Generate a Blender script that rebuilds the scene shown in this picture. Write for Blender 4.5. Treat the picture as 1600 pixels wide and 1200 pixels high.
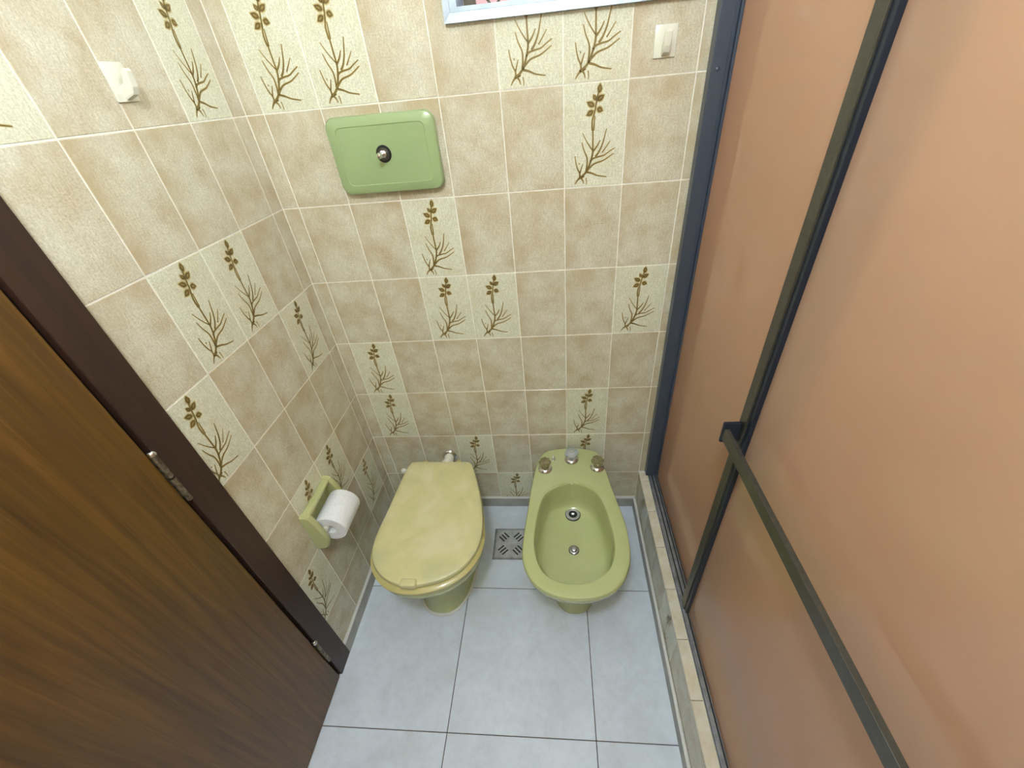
import bpy, bmesh, math, random
from mathutils import Vector, Matrix
random.seed(7)
C = bpy.context.scene.collection
S = bpy.context.scene
for o in list(bpy.data.objects): bpy.data.objects.remove(o)

# ------------------------------------------------------------------ camera
cam_d = bpy.data.cameras.new('camera'); cam = bpy.data.objects.new('camera', cam_d); C.objects.link(cam)
cam_d.sensor_width = 36; cam_d.lens = 644.8 / 1600 * 36
cam_d.shift_x = -7.2 / 1600; cam_d.shift_y = 14.83 / 1600
cam_d.clip_start = 0.01; cam_d.clip_end = 50
M = [[0.9948633, 0.0622664, -0.0798112], [-0.0259750, -0.6050089, -0.7957949], [-0.0978378, 0.7937802, -0.6002839]]
X, Y, Z = [Vector(r) for r in M]            # right, down, forward in the world
mw = Matrix((( X[0], -Y[0], -Z[0], 0.757982), (X[1], -Y[1], -Z[1], -1.200311), (X[2], -Y[2], -Z[2], 1.547061), (0, 0, 0, 1)))
cam.matrix_world = mw
S.camera = cam

# ------------------------------------------------------------------ world, lamps, exposure
w = bpy.data.worlds.new('world'); S.world = w; w.use_nodes = True
bg = w.node_tree.nodes['Background']; bg.inputs[0].default_value = (0.72, 0.84, 1.0, 1); bg.inputs[1].default_value = 2.6
S.view_settings.view_transform = 'Standard'; S.view_settings.look = 'None'
S.view_settings.gamma = 1; S.view_settings.use_curve_mapping = False
S.view_settings.exposure = 0.0
GLOBE = 168.0; SHOWER_FILL = 200.0; LAMP_COL = (0.80, 0.91, 1.0, 1)
def area(name, loc, rot, sx, sy, power, col, shape='RECTANGLE'):
    l = bpy.data.lights.new(name, 'AREA'); l.shape = shape; l.size = sx
    if shape in ('RECTANGLE', 'ELLIPSE'): l.size_y = sy
    l.energy = power; l.color = col
    o = bpy.data.objects.new(name, l); C.objects.link(o); o.location = loc; o.rotation_euler = rot
    return o
# radiance of the room globe and of the added shower fill (end of script)
pt = area('window_portal', (0.815, 0.155, 1.912), (math.radians(-90), 0, 0), 0.49, 0.44, 1.0, (1, 1, 1)); pt.data.cycles.is_portal = True

# ------------------------------------------------------------------ helpers
def lin(c):
    c = c / 255
    return c / 12.92 if c <= 0.04045 else ((c + 0.055) / 1.055) ** 2.4
def rgb(r, g, b): return (lin(r), lin(g), lin(b), 1)

def mat(name, col, rough=0.5, metal=0.0, **kw):
    m = bpy.data.materials.new(name); m.use_nodes = True
    b = m.node_tree.nodes['Principled BSDF']
    b.inputs['Base Color'].default_value = col; b.inputs['Roughness'].default_value = rough
    b.inputs['Metallic'].default_value = metal
    for k, v in kw.items(): b.inputs[k.replace('_', ' ')].default_value = v
    return m
class N:
    """small node-tree writer"""
    def __init__(s, m): s.t = m.node_tree; s.n = s.t.nodes; s.b = s.n['Principled BSDF']
    def new(s, ty, **kw):
        n = s.n.new(ty)
        for k, v in kw.items():
            if k.startswith('i_'): n.inputs[int(k[2:])].default_value = v
            else: setattr(n, k, v)
        return n
    def link(s, a, b): s.t.links.new(a, b)
    def coords(s, scale=(1, 1, 1), rand=False):
        tc = s.new('ShaderNodeTexCoord'); mp = s.new('ShaderNodeMapping'); mp.inputs['Scale'].default_value = scale
        s.link(tc.outputs['Object'], mp.inputs[0])
        if rand:
            oi = s.new('ShaderNodeObjectInfo'); vm = s.new('ShaderNodeVectorMath', operation='SCALE')
            cx = s.new('ShaderNodeCombineXYZ')
            s.link(oi.outputs['Random'], cx.inputs[0]); s.link(oi.outputs['Random'], cx.inputs[2])
            s.link(cx.outputs[0], vm.inputs[0]); vm.inputs['Scale'].default_value = 57.0
            s.link(vm.outputs[0], mp.inputs['Location'])
        return mp.outputs[0]
    def noise(s, vec, scale, detail=4, rough=0.6, dist=0):
        n = s.new('ShaderNodeTexNoise'); n.inputs['Scale'].default_value = scale; n.inputs['Detail'].default_value = detail
        n.inputs['Roughness'].default_value = rough; n.inputs['Distortion'].default_value = dist
        s.link(vec, n.inputs['Vector']); return n.outputs['Fac']
    def ramp(s, fac, stops):
        r = s.new('ShaderNodeValToRGB'); e = r.color_ramp.elements
        while len(e) < len(stops): e.new(0.5)
        for i, (p, c) in enumerate(stops): e[i].position = p; e[i].color = c
        s.link(fac, r.inputs[0]); return r.outputs[0]
    def mix(s, fac, a, b, mode='MIX'):
        m = s.new('ShaderNodeMix', data_type='RGBA', blend_type=mode)
        for sock, v in ((m.inputs[0], fac), (m.inputs[6], a), (m.inputs[7], b)):
            if isinstance(v, (float, int, tuple)): sock.default_value = v
            else: s.link(v, sock)
        return m.outputs[2]
    def bump(s, h, strength, dist=0.001):
        b = s.new('ShaderNodeBump'); b.inputs['Strength'].default_value = strength; b.inputs['Distance'].default_value = dist
        s.link(h, b.inputs['Height']); s.link(b.outputs[0], s.b.inputs['Normal'])
def speckled(name, c1, c2, scale, rough=0.5, metal=0, bump=0.0, lo=0.35, hi=0.65, stretch=(1, 1, 1), rand=False, **kw):
    m = mat(name, c1, rough, metal, **kw); n = N(m); v = n.coords(stretch, rand)
    f = n.noise(v, scale)
    n.link(n.ramp(f, [(lo, c1), (hi, c2)]), n.b.inputs['Base Color'])
    if bump: n.bump(f, bump)
    return m

def tile_material(name, light, mid, dark, edge_amt):
    m = mat(name, mid, 0.22, 0); n = N(m)
    v = n.coords((1, 1, 1), True)
    big = n.noise(v, 13, 3, 0.55); fine = n.noise(v, 300, 3, 0.7)
    vs = n.coords((1, 1, 0.25), True); weave = n.noise(vs, 260, 2, 0.6)
    col = n.ramp(big, [(0.30, dark), (0.52, mid), (0.70, light)])
    sp = n.ramp(fine, [(0.34, (0.74, 0.70, 0.64, 1)), (0.62, (1.10, 1.10, 1.09, 1))])
    col = n.mix(0.75, col, sp, 'MULTIPLY')
    wv = n.ramp(weave, [(0.35, (0.86, 0.84, 0.80, 1)), (0.65, (1.07, 1.07, 1.06, 1))])
    col = n.mix(0.7, col, wv, 'MULTIPLY')
    if edge_amt:      # browner print along the tile's left and top edge
        tc = n.new('ShaderNodeTexCoord'); sx = n.new('ShaderNodeSeparateXYZ'); n.link(tc.outputs['Generated'], sx.inputs[0])
        a = n.ramp(sx.outputs[0], [(0.0, (1, 1, 1, 1)), (0.30, (0, 0, 0, 1))])
        b = n.ramp(sx.outputs[2], [(0.72, (0, 0, 0, 1)), (1.0, (1, 1, 1, 1))])
        e = n.mix(1.0, a, b, 'LIGHTEN')
        e = n.mix(1.0, e, n.ramp(big, [(0.3, (1, 1, 1, 1)), (0.7, (0.15, 0.15, 0.15, 1))]), 'MULTIPLY')
        e = n.mix(1.0, e, (edge_amt, edge_amt, edge_amt, 1), 'MULTIPLY')
        col = n.mix(e, col, (dark[0] * 0.90, dark[1] * 0.84, dark[2] * 0.74, 1))
    n.link(col, n.b.inputs['Base Color'])
    n.bump(n.noise(v, 70, 3, 0.6), 0.10, 0.0005)
    return m

MT = {}
MT['tile'] = tile_material('glazed_beige_tile', rgb(217, 215, 199), rgb(208, 203, 183), rgb(193, 180, 154), 0.85)
MT['flower_tile'] = tile_material('glazed_cream_tile', rgb(226, 228, 210), rgb(222, 223, 204), rgb(216, 214, 190), 0.0)
MT['grout'] = speckled('white_grout', rgb(244, 242, 232), rgb(230, 226, 212), 60, 0.8)
MT['ink'] = mat('olive_brown_print', rgb(102, 82, 38), 0.35)
MT['ink_mid'] = mat('light_olive_print', rgb(142, 122, 68), 0.35)
MT['ink_light'] = mat('tan_print', rgb(186, 170, 116), 0.35)
MT['cap_cream'] = speckled('cream_glaze', rgb(222, 216, 200), rgb(206, 196, 172), 22, 0.3)
MT['trim_white'] = mat('pale_sealant', rgb(214, 213, 210), 0.5)

# floor porcelain
m = mat('grey_porcelain', rgb(186, 190, 194), 0.42); n = N(m); v = n.coords((1, 1, 1), True)
a = n.noise(v, 5, 6, 0.65, 0.6); b = n.noise(v, 40, 4, 0.7)
col = n.ramp(a, [(0.28, rgb(207, 216, 226)), (0.5, rgb(219, 228, 243)), (0.72, rgb(227, 237, 250))])
col = n.mix(0.5, col, n.ramp(b, [(0.3, (0.9, 0.9, 0.89, 1)), (0.6, (1.04, 1.04, 1.04, 1))]), 'MULTIPLY')
n.link(col, n.b.inputs['Base Color']); n.bump(a, 0.1, 0.001); MT['floor'] = m
MT['floor_joint'] = speckled('dark_grey_joint', rgb(92, 90, 86), rgb(74, 72, 68), 80, 0.85)
MT['skirting'] = speckled('grey_skirting', rgb(172, 172, 166), rgb(150, 150, 142), 14, 0.5)

def wood(name, c1, c2, c3, rough, sc=(38, 38, 1.6)):
    m = mat(name, c1, rough); n = N(m); v = n.coords(sc)
    f = n.noise(v, 1.0, 6, 0.62, 0.7); g = n.noise(n.coords((190, 190, 5)), 1.0, 3, 0.6)
    col = n.ramp(f, [(0.30, c3), (0.50, c1), (0.70, c2)])
    col = n.mix(0.55, col, n.ramp(g, [(0.35, (0.78, 0.76, 0.72, 1)), (0.65, (1.08, 1.07, 1.06, 1))]), 'MULTIPLY')
    n.link(col, n.b.inputs['Base Color']); n.bump(g, 0.08, 0.0006)
    n.b.inputs['Coat Weight'].default_value = 0.15; n.b.inputs['Coat Roughness'].default_value = 0.35
    return m
MT['door_wood'] = wood('varnished_door_veneer', rgb(90, 62, 21), rgb(108, 76, 28), rgb(66, 43, 13), 0.45, (60, 60, 2.2))
MT['frame_wood'] = wood('dark_stained_frame', rgb(46, 25, 14), rgb(54, 31, 18), rgb(36, 19, 11), 0.55, (60, 60, 2.2))
MT['dark_gap'] = mat('dark_gap', rgb(22, 16, 12), 0.9)  # near-black that paints the shade in the door gap

def ceramic(name, c, c2, rough=0.16):
    m = mat(name, c, rough); n = N(m); v = n.coords()
    n.link(n.ramp(n.noise(v, 9, 4), [(0.35, c), (0.7, c2)]), n.b.inputs['Base Color'])
    n.b.inputs['Coat Weight'].default_value = 0.3; n.b.inputs['Coat Roughness'].default_value = 0.12
    return m
MT['bidet'] = ceramic('avocado_ceramic', rgb(180, 187, 134), rgb(175, 182, 126))
MT['holder'] = ceramic('olive_green_ceramic', rgb(184, 186, 134), rgb(178, 180, 126))
MT['plate'] = ceramic('green_enamel', rgb(152, 172, 124), rgb(148, 169, 119), 0.28)
m = ceramic('yellowed_seat_plastic', rgb(196, 187, 126), rgb(206, 196, 132), 0.32); n = N(m)
v = n.coords(); f = n.noise(v, 8, 5, 0.55, 0.4)
n.link(n.ramp(f, [(0.36, rgb(190, 189, 144)), (0.5, rgb(203, 197, 145)), (0.66, rgb(214, 207, 166))]), n.b.inputs['Base Color'])
MT['lid'] = m
MT['seat'] = ceramic('amber_green_seat_plastic', rgb(180, 170, 108), rgb(186, 176, 116), 0.3)
MT['chrome'] = mat('chrome', (0.78, 0.78, 0.80, 1), 0.12, 1.0)
MT['steel'] = speckled('brushed_steel', rgb(196, 198, 204), rgb(168, 170, 176), 30, 0.32, 0.7)
MT['old_metal'] = speckled('tarnished_hinge_metal', rgb(150, 142, 124), rgb(84, 74, 60), 90, 0.4, 0.8)
MT['black_metal'] = mat('blue_black_anodised', rgb(72, 82, 98), 0.32, 0.3)
MT['navy'] = mat('blue_black_profile', rgb(34, 41, 54), 0.3, 0.3)
MT['bronze'] = speckled('dark_bronze_anodised', rgb(82, 79, 70), rgb(72, 69, 61), 120, 0.30, 0.5)
MT['track'] = speckled('worn_aluminium_track', rgb(160, 163, 170), rgb(128, 131, 138), 30, 0.4, 0.55)
MT['track_light'] = speckled('pale_aluminium_lip', rgb(186, 182, 176), rgb(120, 116, 110), 45, 0.4, 0.5)
MT['black'] = mat('black_rubber', rgb(16, 17, 18), 0.5)
MT['paper'] = speckled('white_tissue', rgb(238, 240, 244), rgb(228, 231, 236), 120, 0.9, bump=0.2)
MT['plastic'] = mat('ivory_plastic', rgb(226, 224, 208), 0.22)
MT['white'] = mat('white_plastic', rgb(240, 238, 226), 0.3)
MT['alu'] = speckled('painted_grey_blue_frame', rgb(186, 200, 212), rgb(166, 182, 198), 25, 0.35, 0.3, stretch=(1, 1, 1))
MT['pink'] = speckled('pink_render', rgb(226, 176, 178), rgb(214, 160, 164), 20, 0.8)
MT['iron'] = mat('dark_iron', rgb(60, 54, 50), 0.5, 0.4)
MT['plaster'] = speckled('white_plaster', rgb(236, 234, 228), rgb(230, 228, 222), 30, 0.8)
for nm_, st_ in (('opal', GLOBE), ('opal_fill', SHOWER_FILL)):
    MT[nm_] = mat(nm_ + '_globe', (0.95, 0.95, 0.93, 1), 0.3)
    MT[nm_].node_tree.nodes['Principled BSDF'].inputs['Emission Color'].default_value = LAMP_COL
    MT[nm_].node_tree.nodes['Principled BSDF'].inputs['Emission Strength'].default_value = st_
m = mat('smoky_acrylic', rgb(186, 180, 140), 0.08, 0); m.node_tree.nodes['Principled BSDF'].inputs['Transmission Weight'].default_value = 0.75
MT['smoky'] = m
m = mat('clear_acrylic', rgb(232, 238, 246), 0.06, 0); m.node_tree.nodes['Principled BSDF'].inputs['Transmission Weight'].default_value = 0.7
MT['clear'] = m
m = mat('window_glass', (1, 1, 1, 1), 0.02); m.node_tree.nodes['Principled BSDF'].inputs['Transmission Weight'].default_value = 1.0
MT['glass'] = m
# amber acrylic shower sheet: part diffuse, part translucent, glossy front
m = mat('amber_acrylic_sheet', rgb(206, 152, 112), 0.07); n = N(m)
v = n.coords(); f = n.noise(v, 3, 3)
c = n.ramp(f, [(0.35, rgb(213, 179, 152)), (0.7, rgb(209, 174, 146))]); n.link(c, n.b.inputs['Base Color'])
tr = n.new('ShaderNodeBsdfTranslucent'); n.link(c, tr.inputs[0])
ms = n.new('ShaderNodeMixShader'); ms.inputs[0].default_value = 0.42
n.b.inputs['Specular IOR Level'].default_value = 0.8
out = n.n['Material Output']; n.link(n.b.outputs[0], ms.inputs[1]); n.link(tr.outputs[0], ms.inputs[2]); n.link(ms.outputs[0], out.inputs[0])
MT['amber'] = m

# --- meshes
def obj(name, mesh_or_bm, material, parent=None, smooth=False, loc=None, rz=0.0):
    if isinstance(mesh_or_bm, bmesh.types.BMesh):
        me = bpy.data.meshes.new(name); bmesh.ops.recalc_face_normals(mesh_or_bm, faces=mesh_or_bm.faces)
        mesh_or_bm.to_mesh(me); mesh_or_bm.free()
        if smooth:
            for p in me.polygons: p.use_smooth = True
            me.set_sharp_from_angle(angle=math.radians(38))
        me.materials.append(MT[material] if isinstance(material, str) else material)
    else: me = mesh_or_bm
    o = bpy.data.objects.new(name, me); C.objects.link(o)
    if parent: o.parent = parent
    if loc is not None: o.location = loc
    o.rotation_euler = (0, 0, rz)
    return o
def empty(name, loc=(0, 0, 0), parent=None):
    o = bpy.data.objects.new(name, None); C.objects.link(o); o.location = loc; o.empty_display_size = 0.05
    if parent: o.parent = parent
    return o
def tag(o, label=None, cat=None, group=None, kind=None):
    if label: o['label'] = label
    if cat: o['category'] = cat
    if group: o['group'] = group
    if kind: o['kind'] = kind
    return o
def add_box(bm, x0, x1, y0, y1, z0, z1, bevel=0, seg=2):
    r = bmesh.ops.create_cube(bm, size=1.0)
    for v in r['verts']:
        v.co = Vector(((x0 + x1) / 2 + v.co.x * (x1 - x0), (y0 + y1) / 2 + v.co.y * (y1 - y0), (z0 + z1) / 2 + v.co.z * (z1 - z0)))
    if bevel:
        es = set(e for v in r['verts'] for e in v.link_edges)
        bmesh.ops.bevel(bm, geom=list(es), offset=bevel, segments=seg, affect='EDGES', profile=0.5)
    return bm
def box(*a, **k): return add_box(bmesh.new(), *a, **k)
def loft(rings, cap0=True, cap1=True, closed=True, bm=None):
    bm = bm or bmesh.new(); V = [[bm.verts.new(p) for p in r] for r in rings]; n_ = len(rings[0])
    for a, b in zip(V, V[1:]):
        for i in range(n_ if closed else n_ - 1):
            j = (i + 1) % n_; bm.faces.new((a[i], a[j], b[j], b[i]))
    if cap0: bm.faces.new(V[0][::-1])
    if cap1: bm.faces.new(V[-1])
    return bm
def lathe(profile, center, axis='z', n_=32, bm=None):
    rings = []
    for r, h in profile:
        rg = []
        for i in range(n_):
            t = 2 * math.pi * i / n_; a, b = r * math.cos(t), r * math.sin(t)
            p = {'z': (a, b, h), 'y': (a, -h, b), 'x': (h, a, b), '-y': (a, h, b)}[axis]
            rg.append(Vector(p) + Vector(center))
        rings.append(rg)
    return loft(rings, bm=bm)
def tube(path, r, n_=10, bm=None):
    path = [Vector(p) for p in path]; rings = []; up = Vector((0, 0, 1)); prev = None
    for i, p in enumerate(path):
        t = (path[min(i + 1, len(path) - 1)] - path[max(i - 1, 0)]).normalized()
        if prev is None:
            a = t.cross(up) if abs(t.dot(up)) < 0.95 else t.cross(Vector((1, 0, 0)))
        else: a = prev - t * prev.dot(t)
        a.normalize(); prev = a; b = t.cross(a)
        rings.append([p + (a * math.cos(2 * math.pi * k / n_) + b * math.sin(2 * math.pi * k / n_)) * (r if isinstance(r, (int, float)) else r[i]) for k in range(n_)])
    return loft(rings, bm=bm)
def catmull(pts, closed=True, sub=8):
    out = []; n_ = len(pts); P = [Vector(p) for p in pts]
    for i in range(n_ if closed else n_ - 1):
        g = (lambda k: P[k % n_]) if closed else (lambda k: P[max(0, min(n_ - 1, k))])
        p0, p1, p2, p3 = g(i - 1), g(i), g(i + 1), g(i + 2)
        for s in range(sub):
            t = s / sub
            out.append(0.5 * ((2 * p1) + (-p0 + p2) * t + (2 * p0 - 5 * p1 + 4 * p2 - p3) * t * t + (-p0 + 3 * p1 - 3 * p2 + p3) * t ** 3))
    if not closed: out.append(P[-1])
    return out
def radial(poly, c, n_=72):
    """radius of a star-shaped outline at n_ even angles about c"""
    out = []
    for k in range(n_):
        t = 2 * math.pi * k / n_; d = Vector((math.cos(t), math.sin(t))); best = 0
        for i in range(len(poly)):
            a = Vector(poly[i][:2]) - c; b = Vector(poly[(i + 1) % len(poly)][:2]) - c; e = b - a
            den = d.x * e.y - d.y * e.x
            if abs(den) < 1e-12: continue
            s = (a.x * e.y - a.y * e.x) / den; u = (a.x * d.y - a.y * d.x) / den
            if s > 0 and -1e-6 <= u <= 1 + 1e-6: best = max(best, s)
        out.append(best)
    return out
def ring(rad, c, z, off=0.0, mul=1.0):
    n_ = len(rad)
    return [Vector((c.x + (r * mul + off) * math.cos(2 * math.pi * k / n_), c.y + (r * mul + off) * math.sin(2 * math.pi * k / n_), z)) for k, r in enumerate(rad)]
def ellipse_rad(c, ce, ax, ay, n_=72, e=2.0):
    poly = []
    for k in range(180):
        t = 2 * math.pi * k / 180; co, si = math.cos(t), math.sin(t)
        poly.append(Vector((ce[0] + ax * math.copysign(abs(co) ** (2 / e), co), ce[1] + ay * math.copysign(abs(si) ** (2 / e), si))))
    return radial(poly, c, n_)

# ------------------------------------------------------------------ tiles
W_, H_ = 0.1488, 0.22
G = 0.0014                       # half joint
def tile_bm(w_, h_, th=0.006, bv=0.0009):
    """tile with its lower-left corner at the origin, glazed face at y=0 looking to -y"""
    bm = bmesh.new(); x0, x1, z0, z1 = G, w_ - G, G, h_ - G
    def q(i, y): return [bm.verts.new((x0 + i, y, z0 + i)), bm.verts.new((x1 - i, y, z0 + i)), bm.verts.new((x1 - i, y, z1 - i)), bm.verts.new((x0 + i, y, z1 - i))]
    a, b, c = q(bv, 0), q(0, bv), q(0, th)
    bm.faces.new(a); bm.faces.new(c[::-1])
    for p, r in ((a, b), (b, c)):
        for i in range(4): bm.faces.new((p[i], r[i], r[(i + 1) % 4], p[(i + 1) % 4]))
    return bm
def poly_tile_bm(pts, th=0.006):
    bm = bmesh.new(); a = [bm.verts.new((x, 0, z)) for x, z in pts]; b = [bm.verts.new((x, th, z)) for x, z in pts]
    bm.faces.new(a); bm.faces.new(b[::-1])
    for i in range(len(a)): bm.faces.new((a[i], b[i], b[(i + 1) % len(a)], a[(i + 1) % len(a)]))
    return bm
_tm = {}
def tile_mesh(w_, h_, kind):
    k = (round(w_, 4), round(h_, 4), kind)
    if k not in _tm:
        me = bpy.data.meshes.new('tile'); bm = tile_bm(w_, h_); bmesh.ops.recalc_face_normals(bm, faces=bm.faces); bm.to_mesh(me); bm.free()
        me.materials.append(MT[kind]); _tm[k] = me
    return _tm[k]

# printed sprig, drawn in tile units (x from the left, z from the bottom), as thin raised strokes
def px(x, y): return (((x - 140) / 630.0) * W_, (1 - (y - 85) / 1060.0) * H_)
STROKES = [([(300, 1042), (345, 1010), (385, 960), (415, 885), (438, 800), (442, 740), (440, 640), (438, 545)], 1.5, 0.9),
    ([(432, 545), (428, 480), (432, 430), (450, 370), (462, 300), (470, 240), (485, 170)], 1.1, 0.7), ([(447, 545), (450, 470), (455, 400)], 0.8, 0.5),
    ([(308, 1035), (306, 985), (285, 940), (266, 870), (255, 792)], 1.1, 0.4), ([(308, 985), (322, 940), (340, 884)], 0.9, 0.3),
    ([(375, 968), (384, 900), (382, 820), (350, 742), (326, 655)], 1.2, 0.4), ([(438, 745), (400, 690), (365, 630), (332, 560)], 0.6, 0.25),
    ([(442, 762), (480, 715), (500, 680), (516, 645)], 1.2, 0.4), ([(470, 815), (505, 770), (540, 690), (560, 610), (577, 535)], 1.3, 0.4),
    ([(418, 865), (445, 835), (500, 820), (560, 808), (610, 775), (668, 740)], 1.2, 0.4), ([(375, 972), (420, 925), (465, 890), (550, 865), (610, 830), (662, 795)], 1.3, 0.4),
    ([(385, 978), (440, 995), (500, 1024), (598, 1045)], 1.3, 0.5), ([(540, 778), (580, 720), (620, 660)], 0.6, 0.25),
    ([(308, 1035), (280, 1065), (256, 1105)], 1.4, 0.4), ([(318, 1035), (340, 1065), (350, 1105)], 1.3, 0.4), ([(375, 1040), (382, 1080), (380, 1118)], 0.5, 0.3),
    ([(318, 1030), (345, 1030), (356, 1018)], 1.0, 0.5), ([(300, 870), (303, 890)], 0.5, 0.3)]
PETALS = [((492, 195), (498, 98), 26), ((462, 258), (430, 195), 20), ((470, 262), (545, 208), 28), ((452, 312), (368, 262), 28),
          ((470, 330), (535, 362), 30), ((442, 350), (364, 395), 28)]
def ribbon(bm, pts, w0, w1, y, add=0.0):
    P = catmull([(*px(*p), 0) for p in pts], closed=False, sub=3); n_ = len(P); L = []; R_ = []
    for i, p in enumerate(P):
        t = (P[min(i + 1, n_ - 1)] - P[max(i - 1, 0)]); t.normalize(); nn = Vector((-t.y, t.x, 0))
        hw = ((w0 + (w1 - w0) * i / (n_ - 1)) * 0.00145 + add)
        L.append(bm.verts.new((p.x + nn.x * hw, y, p.y + nn.y * hw))); R_.append(bm.verts.new((p.x - nn.x * hw, y, p.y - nn.y * hw)))
    for i in range(n_ - 1): bm.faces.new((L[i], L[i + 1], R_[i + 1], R_[i]))
def petal(bm, base, tip, hw, y, sc=1.0):
    a = Vector(px(*base)); b = Vector(px(*tip)); mid = (a + b) / 2; d = b - a; nn = Vector((-d.y, d.x)).normalized() * (hw / 630 * W_) * sc
    a = mid + (a - mid) * sc; b = mid + (b - mid) * sc; pts = []
    for t, k in ((0, 0), (.2, .7), (.45, 1), (.7, .75), (1, 0)): pts.append(a + (b - a) * t + nn * k)
    for t, k in ((.75, .6), (.5, 1), (.2, .75)): pts.append(a + (b - a) * t - nn * k)
    bm.faces.new([bm.verts.new((p.x, y, p.y)) for p in pts])
def sprig_mesh():
    me = bpy.data.meshes.new('printed_sprig'); bm = bmesh.new()
    for s, a, b in STROKES: ribbon(bm, s, a, b, -0.00015, 0.0010)
    for a, b, h in PETALS: petal(bm, a, b, h * 1.05, -0.00015, 1.18)
    k = len(bm.faces)
    for s, a, b in STROKES: ribbon(bm, s, a * 1.1, b * 0.9, -0.00035)
    for a, b, h in PETALS: petal(bm, a, b, h * 0.95, -0.00035, 0.92)
    k2 = len(bm.faces)
    for s, a, b in STROKES:                        # pale heart of the broader blades
        if a >= 1.1: ribbon(bm, s, a * 0.42, b * 0.1, -0.00050)
    for a, b, h in PETALS: petal(bm, a, b, h * 0.6, -0.00050, 0.45)
    bm.normal_update()
    for i, f in enumerate(bm.faces):
        if f.normal.y > 0: f.normal_flip()
        f.material_index = 0 if i < k else (1 if i < k2 else 2)
    bm.to_mesh(me); bm.free(); me.materials.append(MT['ink_light']); me.materials.append(MT['ink']); me.materials.append(MT['ink_mid']); return me
SPRIG = sprig_mesh()
def clipped_sprig(x0, x1, z0, z1):
    """the same print where a tile is cut: keep only what lies on the piece"""
    bm = bmesh.new(); bm.from_mesh(SPRIG)
    for co, no in (((x0, 0, 0), (-1, 0, 0)), ((x1, 0, 0), (1, 0, 0)), ((0, 0, z0), (0, 0, -1)), ((0, 0, z1), (0, 0, 1))):
        bmesh.ops.bisect_plane(bm, geom=bm.verts[:] + bm.edges[:] + bm.faces[:], plane_co=co, plane_no=no, clear_outer=True)
    me = bpy.data.meshes.new('printed_sprig'); bm.to_mesh(me); bm.free()
    me.materials.append(MT['ink_light']); me.materials.append(MT['ink']); me.materials.append(MT['ink_mid']); return me

def tile_wall(parent, us, zs, place, rz, flowers, hole=None, full=None):
    """us: joint positions along the wall from its left; flowers: set of (col, row)"""
    for i in range(len(us) - 1):
        for j in range(len(zs) - 1):
            u0, u1, z0, z1 = us[i], us[i + 1], zs[j], zs[j + 1]; fl = (i, j) in flowers
            kind = 'flower_tile' if fl else 'tile'; me = None
            if hole:
                hx0, hx1, hz0, hz1 = hole; cx0, cx1 = hx0 > u0 + .001 and hx0 < u1, hx1 > u0 and hx1 < u1 - .001
                if hx0 < u1 and hx1 > u0 and hz0 < z1 and hz1 > z0:
                    X0, X1, Z0, Z1 = max(hx0, u0), min(hx1, u1), max(hz0, z0), min(hz1, z1)
                    fx, fz = (X0 <= u0 + 1e-6 and X1 >= u1 - 1e-6), (Z0 <= z0 + 1e-6 and Z1 >= z1 - 1e-6)
                    if fx and fz: continue
                    a, b, c, d = u0 + G, u1 - G, z0 + G, z1 - G
                    if fx: pts = [(a, c), (b, c), (b, Z0), (a, Z0)] if Z0 > z0 + 1e-6 else [(a, Z1), (b, Z1), (b, d), (a, d)]
                    elif fz: pts = [(a, c), (X0, c), (X0, d), (a, d)] if X0 > u0 + 1e-6 else [(X1, c), (b, c), (b, d), (X1, d)]
                    else:
                        L = X0 > u0 + 1e-6; B = Z0 > z0 + 1e-6
                        if L and B: pts = [(a, c), (b, c), (b, Z0), (X0, Z0), (X0, d), (a, d)]
                        elif L: pts = [(a, c), (X0, c), (X0, Z1), (b, Z1), (b, d), (a, d)]
                        elif B: pts = [(a, c), (b, c), (b, d), (X1, d), (X1, Z0), (a, Z0)]
                        else: pts = [(a, Z1), (X1, Z1), (X1, c), (b, c), (b, d), (a, d)]
                    bm = poly_tile_bm([(x - u0, z - z0) for x, z in pts]); me = bpy.data.meshes.new('tile')
                    bmesh.ops.recalc_face_normals(bm, faces=bm.faces); bm.to_mesh(me); bm.free(); me.materials.append(MT[kind])
            if me is None: me = tile_mesh(u1 - u0, z1 - z0, kind)
            t = obj('tile', me, None, parent, loc=place(u0, z0), rz=rz)
            if fl:
                t['label'] = 'cream tile with a printed brown grass sprig'
                dx, dz = 0.0, 0.0
                if u1 - u0 < W_ - .002 and i == len(us) - 2 - 0 and False: dx = 0
                if z1 - z0 < H_ - .002 and j == 0: dz = -(H_ - (z1 - z0))   # cut bottom row: the print loses its roots
                sm = SPRIG
                if dz or hole and z1 > hole[2] and u1 > hole[0] and u0 < hole[1]:
                    sm = clipped_sprig(G, u1 - u0 - G, G - dz, (min(z1, hole[2]) if hole and z1 > hole[2] and u1 > hole[0] and u0 < hole[1] else z1) - z0 - dz - G)
                obj('printed_sprig', sm, None, t, loc=(0, 0, dz))

ZS = [0.057, 0.2135] + [0.2135 + H_ * k for k in range(1, 10)] + [2.40]
U_back = [0.0] + [0.0471 + W_ * k for k in range(0, 13)] + [1.95]
HOLE = (0.565, 1.065, 1.685, 2.14)
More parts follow.
